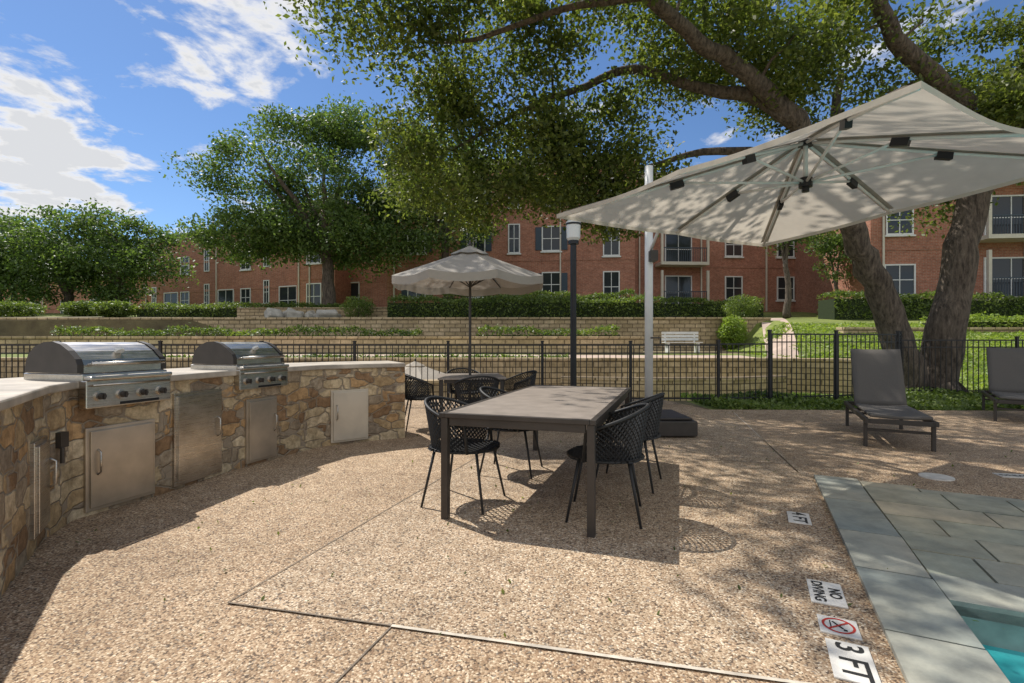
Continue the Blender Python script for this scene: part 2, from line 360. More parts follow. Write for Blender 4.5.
mb=MB(); strip(mb,(-.03,-.02),(.02,.015),.01,.009); mb.box((.03,.022,.009),(.014,.014,.001)); strip(mb,(-.035,-.03),(.03,-.03),.005,.009); mb.build('diver',[M_txt],e)
e=empty('skimmer_cover',(3.9,4.6,0)); mb=MB(); mb.tube([(0,0,.001),(0,0,.012)],.13,28); mb.build('lid',[M_tile],e)
e=empty('depth_marker_tile',(4.75,4.62,0),-.24); mb=MB(); mb.box((0,0,.004),(.45,.14,.008)); mb.build('tile',[M_tile],e); text(e,'NO DIVING',.08,(0,0,.0095),(0,0,math.pi),M_txt,'lettering')
# ------------------------------------------------------------ counter
P=[Vector(p) for p in [(-1.75,1.3),(-2.1,1.8),(-2.5,2.45),(-2.95,3.15),(-3.07,3.5),(-2.86,4.12),(-2.74,4.72),(-2.52,5.4),(-2.29,5.93),(-1.85,6.26),(-1.39,6.5)]]
def offs(P,d):
    out=[]
    for i in range(len(P)):
        n=Vector((0,0))
        for a,b in ((i-1,i),(i,i+1)):
            if a>=0 and b<len(P): t=(P[b]-P[a]).normalized(); n+=Vector((-t.y,t.x))
        out.append(P[i]+n.normalized()*d)
    return out
kc=empty('outdoor_kitchen_counter'); B_=offs(P,.82)
HC=.915
def ribbon(mb,A,B,z0,z1,m=0):
    n=len(A)
    for i in range(n-1):
        a,b,c,d=A[i],A[i+1],B[i+1],B[i]
        mb.poly([(*a,z1),(*b,z1),(*c,z1),(*d,z1)],m); mb.poly([(*d,z0),(*c,z0),(*b,z0),(*a,z0)],m)
        mb.poly([(*b,z0),(*b,z1),(*a,z1),(*a,z0)][::1],m); mb.poly([(*d,z0),(*d,z1),(*c,z1),(*c,z0)],m)
    for a,b in ((A[0],B[0]),(A[-1],B[-1])): mb.poly([(*a,z0),(*a,z1),(*b,z1),(*b,z0)],m)
mb=MB(); ribbon(mb,P,B_,-.02,HC); o=mb.build('stone_base',[M_rub],kc,weld=True)
mb=MB(); ribbon(mb,offs(P,-.03),offs(P,.85),HC+.002,HC+.058); mb.build('countertop',[M_conc],kc,weld=True,bevel=.012)
def on_path(i,t): return P[i]+(P[i+1]-P[i])*t
def door(a,b,z0,z1,mat=M_steel,hand='r'):
    d=(b-a); d.normalize(); L=(b-a).length; nr=Vector((d.y,-d.x)); rz=math.atan2(d.y,d.x); c=(a+b)/2
    mb=MB(); q=c+nr*.008; mb.box((q.x,q.y,(z0+z1)/2),(L,.03,z1-z0),rz); q=c+nr*.03; mb.box((q.x,q.y,(z0+z1)/2),(L-.05,.02,z1-z0-.05),rz)
    mb.build('access_door',[mat],kc,bevel=.004)
    hx=c+d*(L*.36 if hand=='r' else -L*.36)+nr*.06; zc=(z0+z1)/2+.05
    mb=MB(); p=lambda k,z:(hx.x+nr.x*k,hx.y+nr.y*k,z)
    mb.tube([p(-.02,zc-.09),p(.01,zc-.07),p(.01,zc+.07),p(-.02,zc+.09)],.007,8); mb.build('door_handle',[M_steel],kc,smooth=True)
M_steel2=simple('worn_steel_door',(.52,.45,.36),.38,.75,.22,3,.05)
M_steel3=simple('cream_steel_door',(.62,.55,.44),.4,.35,.12,3,0)
door(P[2]+(P[3]-P[2])*.62,P[2]+(P[3]-P[2])*.99,.1,.66,M_steel)
door(on_path(4,.1),on_path(4,.86),.03,.63,M_steel2,'l')
door(on_path(5,.12),on_path(5,.97),.03,.81,M_steel,'r')
door(on_path(6,.38),on_path(6,.94),.03,.67,M_steel2,'r')
door(on_path(8,.25),on_path(8,.25)+(P[9]-P[8]).normalized()*.46,.03,.66,M_steel3,'l')
mb=MB(); q=on_path(3,.5); mb.tube([(q.x+.02,q.y-.01,.55),(q.x+.05,q.y-.03,.55),(q.x+.05,q.y-.03,.45)],.012,8); mb.box((q.x+.02,q.y-.01,.6),(.06,.06,.1)); mb.build('gas_stub',[M_dark],kc)
def grill(a,b):
    d=(b-a); W=d.length; d.normalize(); rz=math.atan2(d.y,d.x); c=(a+b)/2
    e=empty('gas_grill',(c.x,c.y,HC+.055),rz)
    h=W/2
    mb=MB(); mb.box((0,.27,.0),(W,.6,.1)); mb.box((0,-.035,-.095),(W,.07,.2)); mb.box((0,-.05,.02),(W-.02,.1,.03)); mb.build('body',[M_steel],e,bevel=.008)
    prof=[(-.0,.05),(.0,.11),(.02,.15),(.09,.21),(.17,.255),(.25,.275),(.34,.27),(.44,.235),(.5,.18),(.53,.11),(.54,.05)]
    mb=MB(); n=len(prof)
    for i in range(n-1):
        (y0,z0),(y1,z1)=prof[i],prof[i+1]; mb.poly([(-h,y0,z0),(h,y0,z0),(h,y1,z1),(-h,y1,z1)])
    mb.poly([(-h,y,z) for y,z in prof]); mb.poly([(h,y,z) for y,z in prof][::-1]); mb.poly([(-h,.54,.05),(h,.54,.05),(h,0,.05),(-h,0,.05)])
    mb.build('hood',[M_steel],e,weld=True,bevel=.006)
    mb=MB()
    for sx in(-1,1):
        sp=[(y*1.0-.004,z+.006) for y,z in prof]; mb.poly([(sx*(h+.012),y,z) for y,z in sp]); 
        for i in range(n-1):
            (y0,z0),(y1,z1)=sp[i],sp[i+1]; mb.poly([(sx*(h+.012),y0,z0),(sx*(h-.03),y0,z0),(sx*(h-.03),y1,z1),(sx*(h+.012),y1,z1)])
    mb.build('hood_end_caps',[M_dark],e)
    mb=MB(); mb.tube([(-h*.85,-.06,.12),(h*.85,-.06,.12)],.014,12); 
    for sx in(-1,1): mb.tube([(sx*h*.8,.01,.11),(sx*h*.8,-.06,.12)],.01,8)
    mb.tube([(-h*.9,-.095,-.03),(h*.9,-.095,-.03)],.008,8); mb.build('handle',[M_steel],e,smooth=True)
    mb=MB()
    for k in range(4):
        x=-h*.72+k*h*.48; mb.tube([(x,-.068,-.11),(x,-.085,-.11)],.034,20); 
    mb.build('knob_bezels',[M_steel],e)
    mb=MB()
    for k in range(4):
        x=-h*.72+k*h*.48; mb.tube([(x,-.085,-.11),(x,-.115,-.11)],[.024,.02],16); mb.box((x,-.12,-.11),(.01,.012,.045))
    mb.build('knobs',[M_dark],e)
    mb=MB(); mb.tube([(0,.05,.205),(0,.062,.222)],.03,16); mb.build('thermometer',[M_white],e)
    mb=MB(); mb.box((h*.2,-.0705,-.175),(.3,.004,.02)); mb.build('drip_slot',[M_black],e)
grill(on_path(4,.05)+Vector((.02,-.02)),on_path(5,.0)); grill(on_path(6,.2),on_path(7,.1))
# ------------------------------------------------------------ dining table
ru=-math.radians(18.5)
u=Vector((math.cos(ru),math.sin(ru))); w=Vector((-u.y,u.x))
Bc=Vector((.53,3.16)); TL=2.4; TW=1.1
tc=Bc-u*TW/2+w*TL/2
t=empty('patio_dining_table',(tc.x,tc.y,0),ru)
mb=MB(); mb.box((0,0,.7385),(TW-.08,TL-.08,.02)); mb.build('top_panel',[M_ttop],t)
mb=MB()
for sx in(-1,1):
    mb.box((sx*(TW/2-.02),0,.735),(.04,TL,.032)); 
    mb.box((0,sx*(TL/2-.02),.735),(TW-.082,.04,.032))
mb.build('top_frame',[M_dark],t,bevel=.003)
mb=MB()
for sx in(-1,1):
    mb.box((sx*(TW/2-.035),0,.69),(.03,TL-.16,.055))
    for sy in(-1,1): mb.box((sx*(TW/2-.035),sy*(TL/2-.035),.359),(.05,.05,.717))
    mb.box((0,sx*(TL/2-.035),.69),(TW-.14,.03,.055))
mb.build('legs_and_apron',[M_dark],t,bevel=.003)
# chairs
_cm={}
def chair(x,y,rz,name='woven_patio_chair'):
    e=empty(name,(x,y,0),rz)
    if not _cm:
        nu,nv=60,13
        def pos(i,j):
            th=math.radians(62+236*i/nu); k=(1+math.cos(th-math.pi))/2; top=.60+.20*max(0,k)**1.2; z=.44+(top-.44)*j/nv
            r=.225+.055*(j/nv); return (r*math.cos(th)*1.0-.0,r*math.sin(th)*1.05,z)
        v=[];idx={}
        for i in range(nu+1):
            for j in range(nv+1):
                if (i+j)%2==0: idx[i,j]=len(v); v.append(pos(i,j))
        f=[]
        for i in range(1,nu):
            for j in range(1,nv):
                if (i+j)%2==1:
                    f.append((idx[i-1,j],idx[i,j-1],idx[i+1,j],idx[i,j+1]))
        me=bpy.data.meshes.new('woven_back'); me.from_pydata(v,[],f); me.materials.append(M_weave); _cm['back']=me
        v=[];idx={};f=[];n=20
        for i in range(n+1):
            for j in range(n+1):
                if (i+j)%2==0:
                    a=-1+2*i/n;b=-1+2*j/n; X=a*math.sqrt(1-b*b/2.6);Y=b*math.sqrt(1-a*a/2.6); idx[i,j]=len(v); v.append((X*.27+.02,Y*.27,.44-.015*(1-a*a)*(1-b*b)))
        for i in range(1,n):
            for j in range(1,n):
                if (i+j)%2==1: f.append((idx[i-1,j],idx[i,j-1],idx[i+1,j],idx[i,j+1]))
        me=bpy.data.meshes.new('woven_seat'); me.from_pydata(v,[],f); me.materials.append(M_weave); _cm['seat']=me
        mb=MB(); rim=[pos(i,nv) for i in range(0,nu+1,2)]
        mb.tube([(rim[0][0]+.02,rim[0][1]-.01,.43)]+rim+[(rim[-1][0]+.02,rim[-1][1]+.01,.43)],.012,8)
        mb.tube([pos(i,0) for i in range(0,nu+1,2)],.009,6)
        ring=[(.27*math.cos(a)*1.0+.02,.255*math.sin(a),.435) for a in [2*math.pi*q/24 for q in range(25)]]; mb.tube(ring,.01,6)
        for sx in(-1,1):
            for sy in(-1,1): mb.tube([(sx*.17+.02,sy*.17,.43),(sx*.25+.02,sy*.235,0.0)],[.012,.009],8)
        mb.tube([(-.16,.17,.42),(-.16,-.17,.42)],.008,6); mb.tube([(.19,.17,.42),(.19,-.17,.42)],.008,6)
        ob=mb.build('frame',[M_weave],None,smooth=True); _cm['frame']=ob.data; bpy.data.objects.remove(ob)
    for k in('back','seat','frame'):
        o=bpy.data.objects.new(k,_cm[k]); COL.objects.link(o); o.parent=e
        if k!='frame':
            m=o.modifiers.new('w','WIREFRAME'); m.thickness=.0165; m.use_even_offset=False; m.use_replace=True
    return e
def tp(a,b): q=tc+u*a+w*b; return q.x,q.y
for a,b,r in ((-.56,-.78,0),(-.5,.2,.06),(.56,-.72,math.pi+.08),(.64,.15,math.pi-.1)):
    x,y=tp(a,b); chair(x,y,ru+r)
# small table group with market umbrella
cx,cy=-.62,7.4
st=empty('square_patio_table',(cx,cy,0),.15); mb=MB(); mb.box((0,0,.735),(.95,.95,.03)); mb.build('top',[M_ttop],st,bevel=.004)
mb=MB()
for sx in(-1,1):
    mb.box((sx*.42,0,.695),(.03,.78,.045)); mb.box((0,sx*.42,.695),(.78,.03,.045))
    for sy in(-1,1): mb.box((sx*.42,sy*.42,.36),(.045,.045,.72))
mb.build('legs',[M_dark],st)
for a in (0,90,180,270):
    an=math.radians(a+12); chair(cx+.72*math.cos(an),cy+.72*math.sin(an),an+math.pi+.1)
def market_umbrella(x,y,z0,peak,rad,rim,mat,name='market_umbrella'):
    e=empty(name,(x,y,z0)); mb=MB(); mb.tube([(0,0,0),(0,0,peak+.08)],.02,12); mb.tube([(0,0,peak+.06),(0,0,peak+.12)],[.03,.008],10)
    for k in range(8):
        a=math.pi/8+k*math.pi/4; mb.tube([(0,0,peak-.04),(rad*.98*math.cos(a),rad*.98*math.sin(a),rim-.015)],.009,6)
        mb.tube([(0,0,rim-.12),(rad*.5*math.cos(a),rad*.5*math.sin(a),(peak+rim)/2-.02)],.008,6)
    mb.build('pole_and_ribs',[M_dark],e)
    mb=MB(); mb.tube([(0,0,0),(0,0,.08)],.26,24); mb.tube([(0,0,.08),(0,0,.4)],.03,12); mb.build('base',[M_dark],e)
    mb=MB(); n=8
    def pt(k,t,zz=0,R=rad):
        a=math.pi/8+k*math.pi/4; sg=1-.07*math.sin((k%1)*math.pi); return (R*t*sg*math.cos(a),R*t*sg*math.sin(a),peak+(rim-peak)*(t**.95)-.05*math.sin((k%1)*math.pi)*t+zz)
    K=4
    for k in range(n):
        for q in range(K):
            k0=k+q/K;k1=k+(q+1)/K; k1e=k1 if q<K-1 else k+1
            for ti in range(5):
                t0=.12+.88*ti/5;t1=.12+.88*(ti+1)/5
                mb.poly([pt(k0,t0),pt(k0,t1),pt(k1e,t1),pt(k1e,t0)])
            a=pt(k0,1);b=pt(k1e,1); mb.poly([a,(a[0],a[1],a[2]-.11),(b[0],b[1],b[2]-.11),b])
            c0=pt(k0,.0,.05);c1=pt(k0,.26,.035);c2=pt(k1e,.26,.035); mb.poly([c0,c1,c2])
    mb.build('canopy',[mat],e,weld=True)
market_umbrella(cx,cy,0,2.62,1.14,2.17,M_canvas2)
market_umbrella(-3.1,16,-1.62,2.2,1.2,1.75,M_canvas)
# ------------------------------------------------------------ cantilever umbrella
cu=empty('cantilever_umbrella')
Lc=Vector((.42,4.72,2.45));Nc=Vector((1.93,2.36,2.48));Rc=Vector((4.75,4.1,2.75));Fc=Vector((3.22,6.42,2.5)); AP=.48
def can(a,b):
    base=(Lc*(1-a)*(1-b)+Nc*(1+a)*(1-b)+Rc*(1+a)*(1+b)+Fc*(1-a)*(1+b))/4
    m=max(abs(a),abs(b)); ang=math.atan2(b,a); sg=-.022*m*abs(math.sin(ang*4))
    ctr=(Lc+Nc+Rc+Fc)/4
    if m>0: base=base+(ctr-base)*(.015*m*abs(math.sin(ang*4)))
    return base+Vector((0,0,AP*(1-m)**.97+sg))
mb=MB(); NR=10; NA=64
def ray(k,t):
    a=2*math.pi*k/NA; c,s=math.cos(a),math.sin(a); m=max(abs(c),abs(s)); return can(c/m*t,s/m*t)
for k in range(NA):
    for q in range(NR):
        t0=q/NR;t1=(q+1)/NR
        if q==0: mb.poly([ray(k,0),ray(k,t1),ray(k+1,t1)])
        else: mb.poly([ray(k,t0),ray(k,t1),ray(k+1,t1),ray(k+1,t0)])
o=mb.build('canopy',[M_canvas],cu,weld=True)
mb=MB()
for k in range(NA): 
    a=ray(k,1);b=ray(k+1,1); mb.poly([a,b,b-Vector((0,0,.035)),a-Vector((0,0,.035))])
mb.build('canopy_hem',[M_canvas],cu,weld=True)
mb=MB()
for k in range(8):
    for t0,t1 in ((.06,.35),(.35,.65),(.65,.97)):
        a=ray(k*8,t0);b=ray(k*8,t1); d=(b-a).normalized(); sd=d.cross(Vector((0,0,1))).normalized()*.045; z=Vector((0,0,-.006)); mb.poly([a-sd+z,b-sd+z,b+sd+z,a+sd+z])
mb.build('seam_pockets',[M_canvas2],cu)
hub=can(0,0); low=hub-Vector((0,0,.38))
mb=MB(); mj=MB()
for k in range(8):
    pts=[ray(k*8,t)-Vector((0,0,.03)) for t in(.03,.25,.5,.75,.985)]; mb.tube(pts,.014,8)
    mid=ray(k*8,.5)-Vector((0,0,.035)); mb.tube([low,mid],.012,8); d=(ray(k*8,.6)-ray(k*8,.4)).normalized()
    R=d.to_track_quat('X','Z').to_matrix(); mj.box(mid-Vector((0,0,.02)),(.12,.045,.06),R=R)
mb.build('ribs_and_struts',[M_white],cu,smooth=True); 
mj.tube([low-Vector((0,0,.04)),low+Vector((0,0,.04))],.055,16); mj.tube([low-Vector((0,0,.08)),low],.03,10); mj.tube([hub-Vector((0,0,.06)),hub-Vector((0,0,.01))],.06,16)
mj.build('joints_and_hub',[M_black],cu)
mb=MB(); mx,my=1.90,6.95
mb.tube([(mx,my,.2),(mx,my,3.68)],.056,20); mb.tube([(mx,my,3.36),(hub.x,hub.y,hub.z+.07)],.035,14); mb.tube([(hub.x,hub.y,hub.z+.09),(low.x,low.y,low.z)],.02,12)
mb.tube([(mx,my,2.45),(mx+.17,my-.65,3.24)],.02,10)
mb.build('mast_and_arm',[M_white],cu,smooth=True)
mb=MB(); mb.box((mx+.03,my-.07,2.42),(.1,.2,.14)); mb.tube([(mx,my-.1,1.3),(mx+.1,my-.2,1.3),(mx+.1,my-.2,1.22)],.012,8); mb.tube([(mx,my,.2),(mx,my,.32)],.075,16); mb.build('slider_and_crank',[M_dark],cu)
mb=MB(); mb.box((mx,my-.02,.12),(1.0,.95,.2)); mb.box((mx,my-.02,.24),(.9,.85,.03)); mb.build('weighted_base',[M_dark],cu,bevel=.015)
# ------------------------------------------------------------ lamp post
lp=empty('lamp_post',(1.03,8.4,-.08)); mb=MB(); mb.tube([(0,0,0),(0,0,.2),(0,0,.22),(0,0,2.98)],[.1,.09,.055,.05],16); mb.tube([(0,0,2.96),(0,0,3.02)],.09,16); mb.tube([(0,0,3.28),(0,0,3.31)],.13,20); mb.build('pole',[M_black],lp)
mb=MB(); mb.tube([(0,0,3.02),(0,0,3.06),(0,0,3.28)],[.085,.115,.12],20); mb.tube([(0,0,3.31),(0,0,3.35),(0,0,3.38)],[.135,.11,.03],20); mb.build('lantern',[M_lampg],lp,smooth=False)
# ------------------------------------------------------------ chaise lounges
def chaise(x,y,dx,dy,back=62):
    rz=math.atan2(dy,dx); e=empty('chaise_lounge',(x,y,0),rz); W=.68; L=1.95; hz=.34; px=1.25; bl=.86
    mb=MB()
    for sy in(-1,1): mb.box((L/2,sy*(W/2-.02),hz-.02),(L,.04,.055))
    mb.box((.02,0,hz-.02),(.04,W-.082,.055)); mb.box((L-.02,0,hz-.02),(.04,W-.082,.055)); mb.box((px,0,hz-.03),(.04,W-.082,.035))
    for lx in(.14,L-.2):
        for sy in(-1,1): mb.box((lx,sy*(W/2-.02),.148),(.05,.038,.296))
        mb.box((lx,0,.2),(.03,W-.08,.03))
    an=math.radians(back); ux=Vector((math.cos(an),0,math.sin(an))); R=Matrix.Rotation(-an,3,'Y')
    for sy in(-1,1): q=Vector((px,sy*(W/2-.065),hz+.02))+ux*bl/2; mb.box(q,(bl,.035,.035),R=R)
    q=Vector((px,0,hz+.02))+ux*(bl-.02); mb.box(q,(.035,W-.17,.035),R=R)
    mb.tube([Vector((px,.2,hz))+ux*.45,(px+.45,.2,hz-.02)],.01,6); mb.tube([Vector((px,-.2,hz))+ux*.45,(px+.45,-.2,hz-.02)],.01,6)
    mb.build('frame',[M_dark],e,bevel=.004)
    def slab(name,p0,ax,ln,off):
        mb=MB(); nx_,ny_=10,8; nrm=Vector((-ax.z,0,ax.x)); g=[]
        for i in range(nx_+1):
            for j in range(ny_+1):
                a=i/nx_; b=-1+2*j/ny_; g.append(Vector(p0)+ax*ln*a+Vector((0,b*(W/2-.05),0))+nrm*(off-.015*(1-b*b)))
        for i in range(nx_):
            for j in range(ny_):
                k=i*(ny_+1)+j; mb.poly([g[k],g[k+1],g[k+ny_+2],g[k+ny_+1]])
        o=mb.build(name,[M_sling],e,smooth=True,weld=True); s_=o.modifiers.new('s','SOLIDIFY'); s_.thickness=.03; s_.offset=1
    slab('seat_sling',(.02,0,hz),Vector((1,0,0)),px-.04,.03); slab('back_sling',(px,0,hz+.03),ux,bl,.03)
chaise(4.45,5.72,.46,.89); chaise(7.75,7.55,.62,.78)
# ------------------------------------------------------------ fences
def fence(name,pts,h,zb=0.0):
    e=empty(name); mb=MB()
    for (a,b) in zip(pts[:-1],pts[1:]):
        a=Vector(a);b=Vector(b);L=(b-a).length;d=(b-a).normalized();rz=math.atan2(d.y,d.x); c=(a+b)/2
        for z,t in((h-.02,.03),(h-.18,.024),(.12,.026)): mb.box((c.x,c.y,z+zb),(L,.025,t),rz)
        n=int(L/.115)
        for k in range(n):
            q=a+d*(k+.5)*L/n; mb.box((q.x,q.y,h/2+.03+zb),(.014,.014,h-.08),rz)
        n=max(1,round(L/2.1))
        for k in range(n+1):
            q=a+d*k*L/n; mb.box((q.x,q.y,h/2+.02+zb),(.05,.05,h+.05),rz); mb.box((q.x,q.y,h+.055+zb),(.062,.062,.025),rz)
    mb.build('rails_and_pickets',[M_black],e); return e
fence('metal_fence',[(-22,8.6),(-11,9.9),(-5,10.0),(.6,9.9),(4.1,9.95)],1.2)
fence('metal_fence',[(4.1,9.95),(5.2,10.1)],1.22)
fence('metal_fence',[(5.2,10.1),(8.4,10.9),(9.0,11.6)],1.42)
fence('metal_fence',[(9.0,11.6),(14,11.2),(24,10.6)],1.3)
# ------------------------------------------------------------ retaining walls
def rwall(name,pts,z0,z1,th=.35):
    e=empty(name); A=[Vector(p) for p in pts]
    mb=MB(); ribbon(mb,offs(A,-th/2),offs(A,th/2),z0,z1); mb.build('blocks',[M_wall],e,weld=True)
    mb=MB(); ribbon(mb,offs(A,-th/2-.04),offs(A,th/2+.04),z1+.002,z1+.09); mb.build('cap_stones',[M_wall],e,weld=True,bevel=.01)
rwall('stone_retaining_wall',[(-24,17.5),(-12,17.2),(-6,17.15),(2,17.15),(6,17.2),(9,17.0),(10.8,16.3),(11.6,15.4)],-2.2,.6)
rwall('stone_retaining_wall',[(-50,26.5),(-26,24.6),(-12,24.3),(-5,24.15),(4,24.15),(10,24.15),(12.5,24.4)],.6,2.32)
rwall('stone_retaining_wall',[(-22,21.3),(-8,21.0),(-4,21.4),(0,21.2),(3,20.6),(5.4,20.9)],.4,1.38)
rwall('stone_retaining_wall',[(-9,15.4),(-6.5,14.6),(-3,14.3),(-.5,14.8)],-2.2,.05)
rwall('stone_retaining_wall',[(1.5,15.2),(4,14.7),(6.6,14.9),(8.4,15.6)],-2.0,.1)
rwall('stone_retaining_wall',[(13.5,20.6),(17,21.2),(22,21),(30,20)],.4,1.75)
rwall('stone_retaining_wall',[(-15,27.5),(-9,27.2),(-5.5,26.6)],2,3.0)
# path
mb=MB()
pth=[(-14,19.6),(-4,19.5),(5,19.0),(9,18.8)]
for a,b in zip(pth[:-1],pth[1:]):
    for k in range(10):
        p=Vector(a).lerp(Vector(b),k/10);q=Vector(a).lerp(Vector(b),(k+1)/10)
        mb.poly([(p.x,p.y-.9,H(p.x,p.y-.9)+.012),(q.x,q.y-.9,H(q.x,q.y-.9)+.012),(q.x,q.y+.9,H(q.x,q.y+.9)+.012),(p.x,p.y+.9,H(p.x,p.y+.9)+.012)])
mb.build('footpath',[M_path])
mb=MB(); pp=[(7.6,13),(8.8,16.3),(10.8,20),(12.8,24.5),(14.5,29)]
for a,b in zip(pp[:-1],pp[1:]):
    for k in range(8):
        p=Vector(a).lerp(Vector(b),k/8);q=Vector(a).lerp(Vector(b),(k+1)/8)
        if p.y<17: continue
        mb.poly([(p.x-.6,p.y,H(p.x-.6,p.y)+.05),(p.x+.6,p.y,H(p.x+.6,p.y)+.05),(q.x+.6,q.y,H(q.x+.6,q.y)+.05),(q.x-.6,q.y,H(q.x-.6,q.y)+.05)])
mb.build('garden_path',[M_path])
def bench(x,y,z):
    e=empty('park_bench',(x,y,z)); mb=MB()
    for k in range(4): mb.box((0,-.2+.13*k,.45),(1.5,.1,.035))
    for k in range(3): mb.box((0,.26,.58+.13*k),(1.5,.03,.1))
    for sx in(-1,1): mb.box((sx*.6,0,.215),(.06,.45,.43)); mb.box((sx*.6,.28,.65),(.05,.04,.45))
    mb.build('slats',[M_white],e)
bench(6.9,20.3,H(6.9,20.3)+.05)
# ------------------------------------------------------------ buildings
def facade(par,p0,p1,depth,z0,z1,wins,roof=1.6,name='walls',overh=.5):
    p0=Vector(p0);p1=Vector(p1);d=(p1-p0);L=d.length;d.normalize();nr=Vector((d.y,-d.x));rz=math.atan2(d.y,d.x)
    Pp=lambda s,o:(p0.x+d.x*s+nr.x*o,p0.y+d.y*s+nr.y*o)
    mb=MB(); c=Pp(L/2,-depth/2); mb.box((*c,(z0+z1)/2-1),(L,depth,z1-z0+2),rz)
    mb.build(name,[M_brick],par)
    mb=MB(); c=Pp(L/2,.032); mb.box((*c,z1-.15),(L+.1,.06,.3),rz)
    mbb=MB()
    for k in range(2):
        c=Pp(L/2,.017); mbb.box((*c,z0+(z1-z0)*(k+1)/3),(L+.04,.03,.22),rz)
    mbb.build('brick_band_course',[M_brick],par)
    mt=MB();mg=MB();ms=MB()
    for (s,z,ww,hh,kind) in wins:
        c=Pp(s,.012); mg.box((*c,z+hh/2),(ww,.02,hh),rz)
        for sx in(-1,1): c=Pp(s+sx*(ww/2+.03),.04); mt.box((*c,z+hh/2),(.08,.075,hh+.16),rz)
        for zz in(z-.04,z+hh+.04): c=Pp(s,.04); mt.box((*c,zz),(ww-.02,.07,.078),rz)
        c=Pp(s,.035); mt.box((*c,z+hh/2),(.045,.04,hh),rz); c=Pp(s,.03); mt.box((*c,z+hh*.5),(ww,.035,.05),rz)
        if kind>0:
            c=Pp(s,.07); mt.box((*c,z-.14),(ww+.3,.13,.09),rz)
        if kind==2:
            for sx in(-1,1): c=Pp(s+sx*(ww/2+.3),.03); ms.box((*c,z+hh/2),(.42,.05,hh),rz)
        if kind==3:
            c=Pp(s,.65); mb.box((*c,z-.1),(ww+1.6,1.3,.22),rz)
            for sx in(-1,1): c=Pp(s+sx*(ww/2+.72),1.22); mb.box((*c,z+1.25-.0),(.16,.16,2.48),rz)
            for k in range(int((ww+1.5)/.14)): c=Pp(s-(ww+1.4)/2+k*.14,1.24); ms.box((*c,z+.5),(.03,.03,.95),rz)
            c=Pp(s,1.24); ms.box((*c,z+1.0),(ww+1.3,.06,.06),rz)
    for s in (L*.02+.2,L*.36,L*.71): c=Pp(s,.06); mb.box((*c,(z0+z1)/2-.2),(.09,.09,z1-z0-.4),rz)
    mb.build('trim',[M_trim],par); mt.build('window_frames',[M_white],par); mg.build('window_glass',[M_glass],par); ms.build('shutters_and_rails',[M_shut],par)
    mr=MB(); a=Pp(-overh,overh);b=Pp(L+overh,overh);c=Pp(L+overh,-depth-overh);e_=Pp(-overh,-depth-overh);r0=Pp(depth*.4,-depth/2);r1=Pp(L-depth*.4,-depth/2)
    A=(*a,z1);B=(*b,z1);C=(*c,z1);E=(*e_,z1);R0=(*r0,z1+roof);R1=(*r1,z1+roof)
    mr.poly([A,B,R1,R0]);mr.poly([C,E,R0,R1]);mr.poly([B,C,R1]);mr.poly([E,A,R0]);mr.poly([E,C,B,A]); mr.build('roof',[M_roof],par)
b1=empty('brick_apartment_building')
zb=3.5
def rows(Ls,zs,ww,hh,kind): return [(s,z,ww,hh,kind) for s in Ls for z in zs]
wa=rows([2.2,6.5,11.8],[zb+.9,zb+4.1,zb+7.3],1.2,1.6,2)+rows([15.9],[zb+.5,zb+3.7,zb+6.9],1.0,2.0,1)+rows([9.2],[zb+.6,zb+4.0,zb+7.2],.7,1.9,1)
facade(b1,(-9,36),(8.4,34.2),12,zb,zb+10.4,wa,2.4)
wl=rows([2,9.5,17,24],[zb+1.1,zb+4.3],.55,1.9,0)+rows([4.5,12,19.5,26],[zb+.1],1.9,2.3,0)+rows([6.5,14.5,22],[zb+.9,zb+4.2],1.1,1.5,1)
facade(b1,(-37,50),(-9.3,38.5),10,zb-.2,zb+7.8,wl,1.6)
facade(b1,(-17,39.5),(-13.5,38.2),4,zb-.2,zb+8.4,rows([1.75],[zb+.3,zb+3.9],1.3,1.9,1),1.2)
wc=[(3.4,zb+3.4,1.9,2.2,3),(3.4,zb+6.6,1.9,2.2,3),(3.4,zb+.3,1.9,2.2,3)]+rows([7.6,11.6],[zb+.9,zb+4.1,zb+7.3],1.2,1.6,1)
facade(b1,(8.8,36.5),(23,37.5),11,zb,zb+9.9,wc,2.2)
b2=empty('brick_apartment_building')
wd=[(1.5,3.9,1.5,1.6,1),(1.5,7.3,1.3,1.5,1),(7.2,3.6,2.6,2.2,3),(7.2,6.9,2.6,2.3,3)]+rows([12,16],[4.2,7.4,10.6],1.5,1.6,1)+[(1.5,10.6,1.3,1.5,1),(7.2,10.2,2.6,2.2,3)]
facade(b2,(20.2,28.2),(42,26),12,3.2,13,wd,2.3)
b3=empty('brick_apartment_building')
facade(b3,(-64,62),(-40,54),9,3.4,8.6,rows([3,8,13,18,23],[4.3],1.3,1.6,1),2.2)
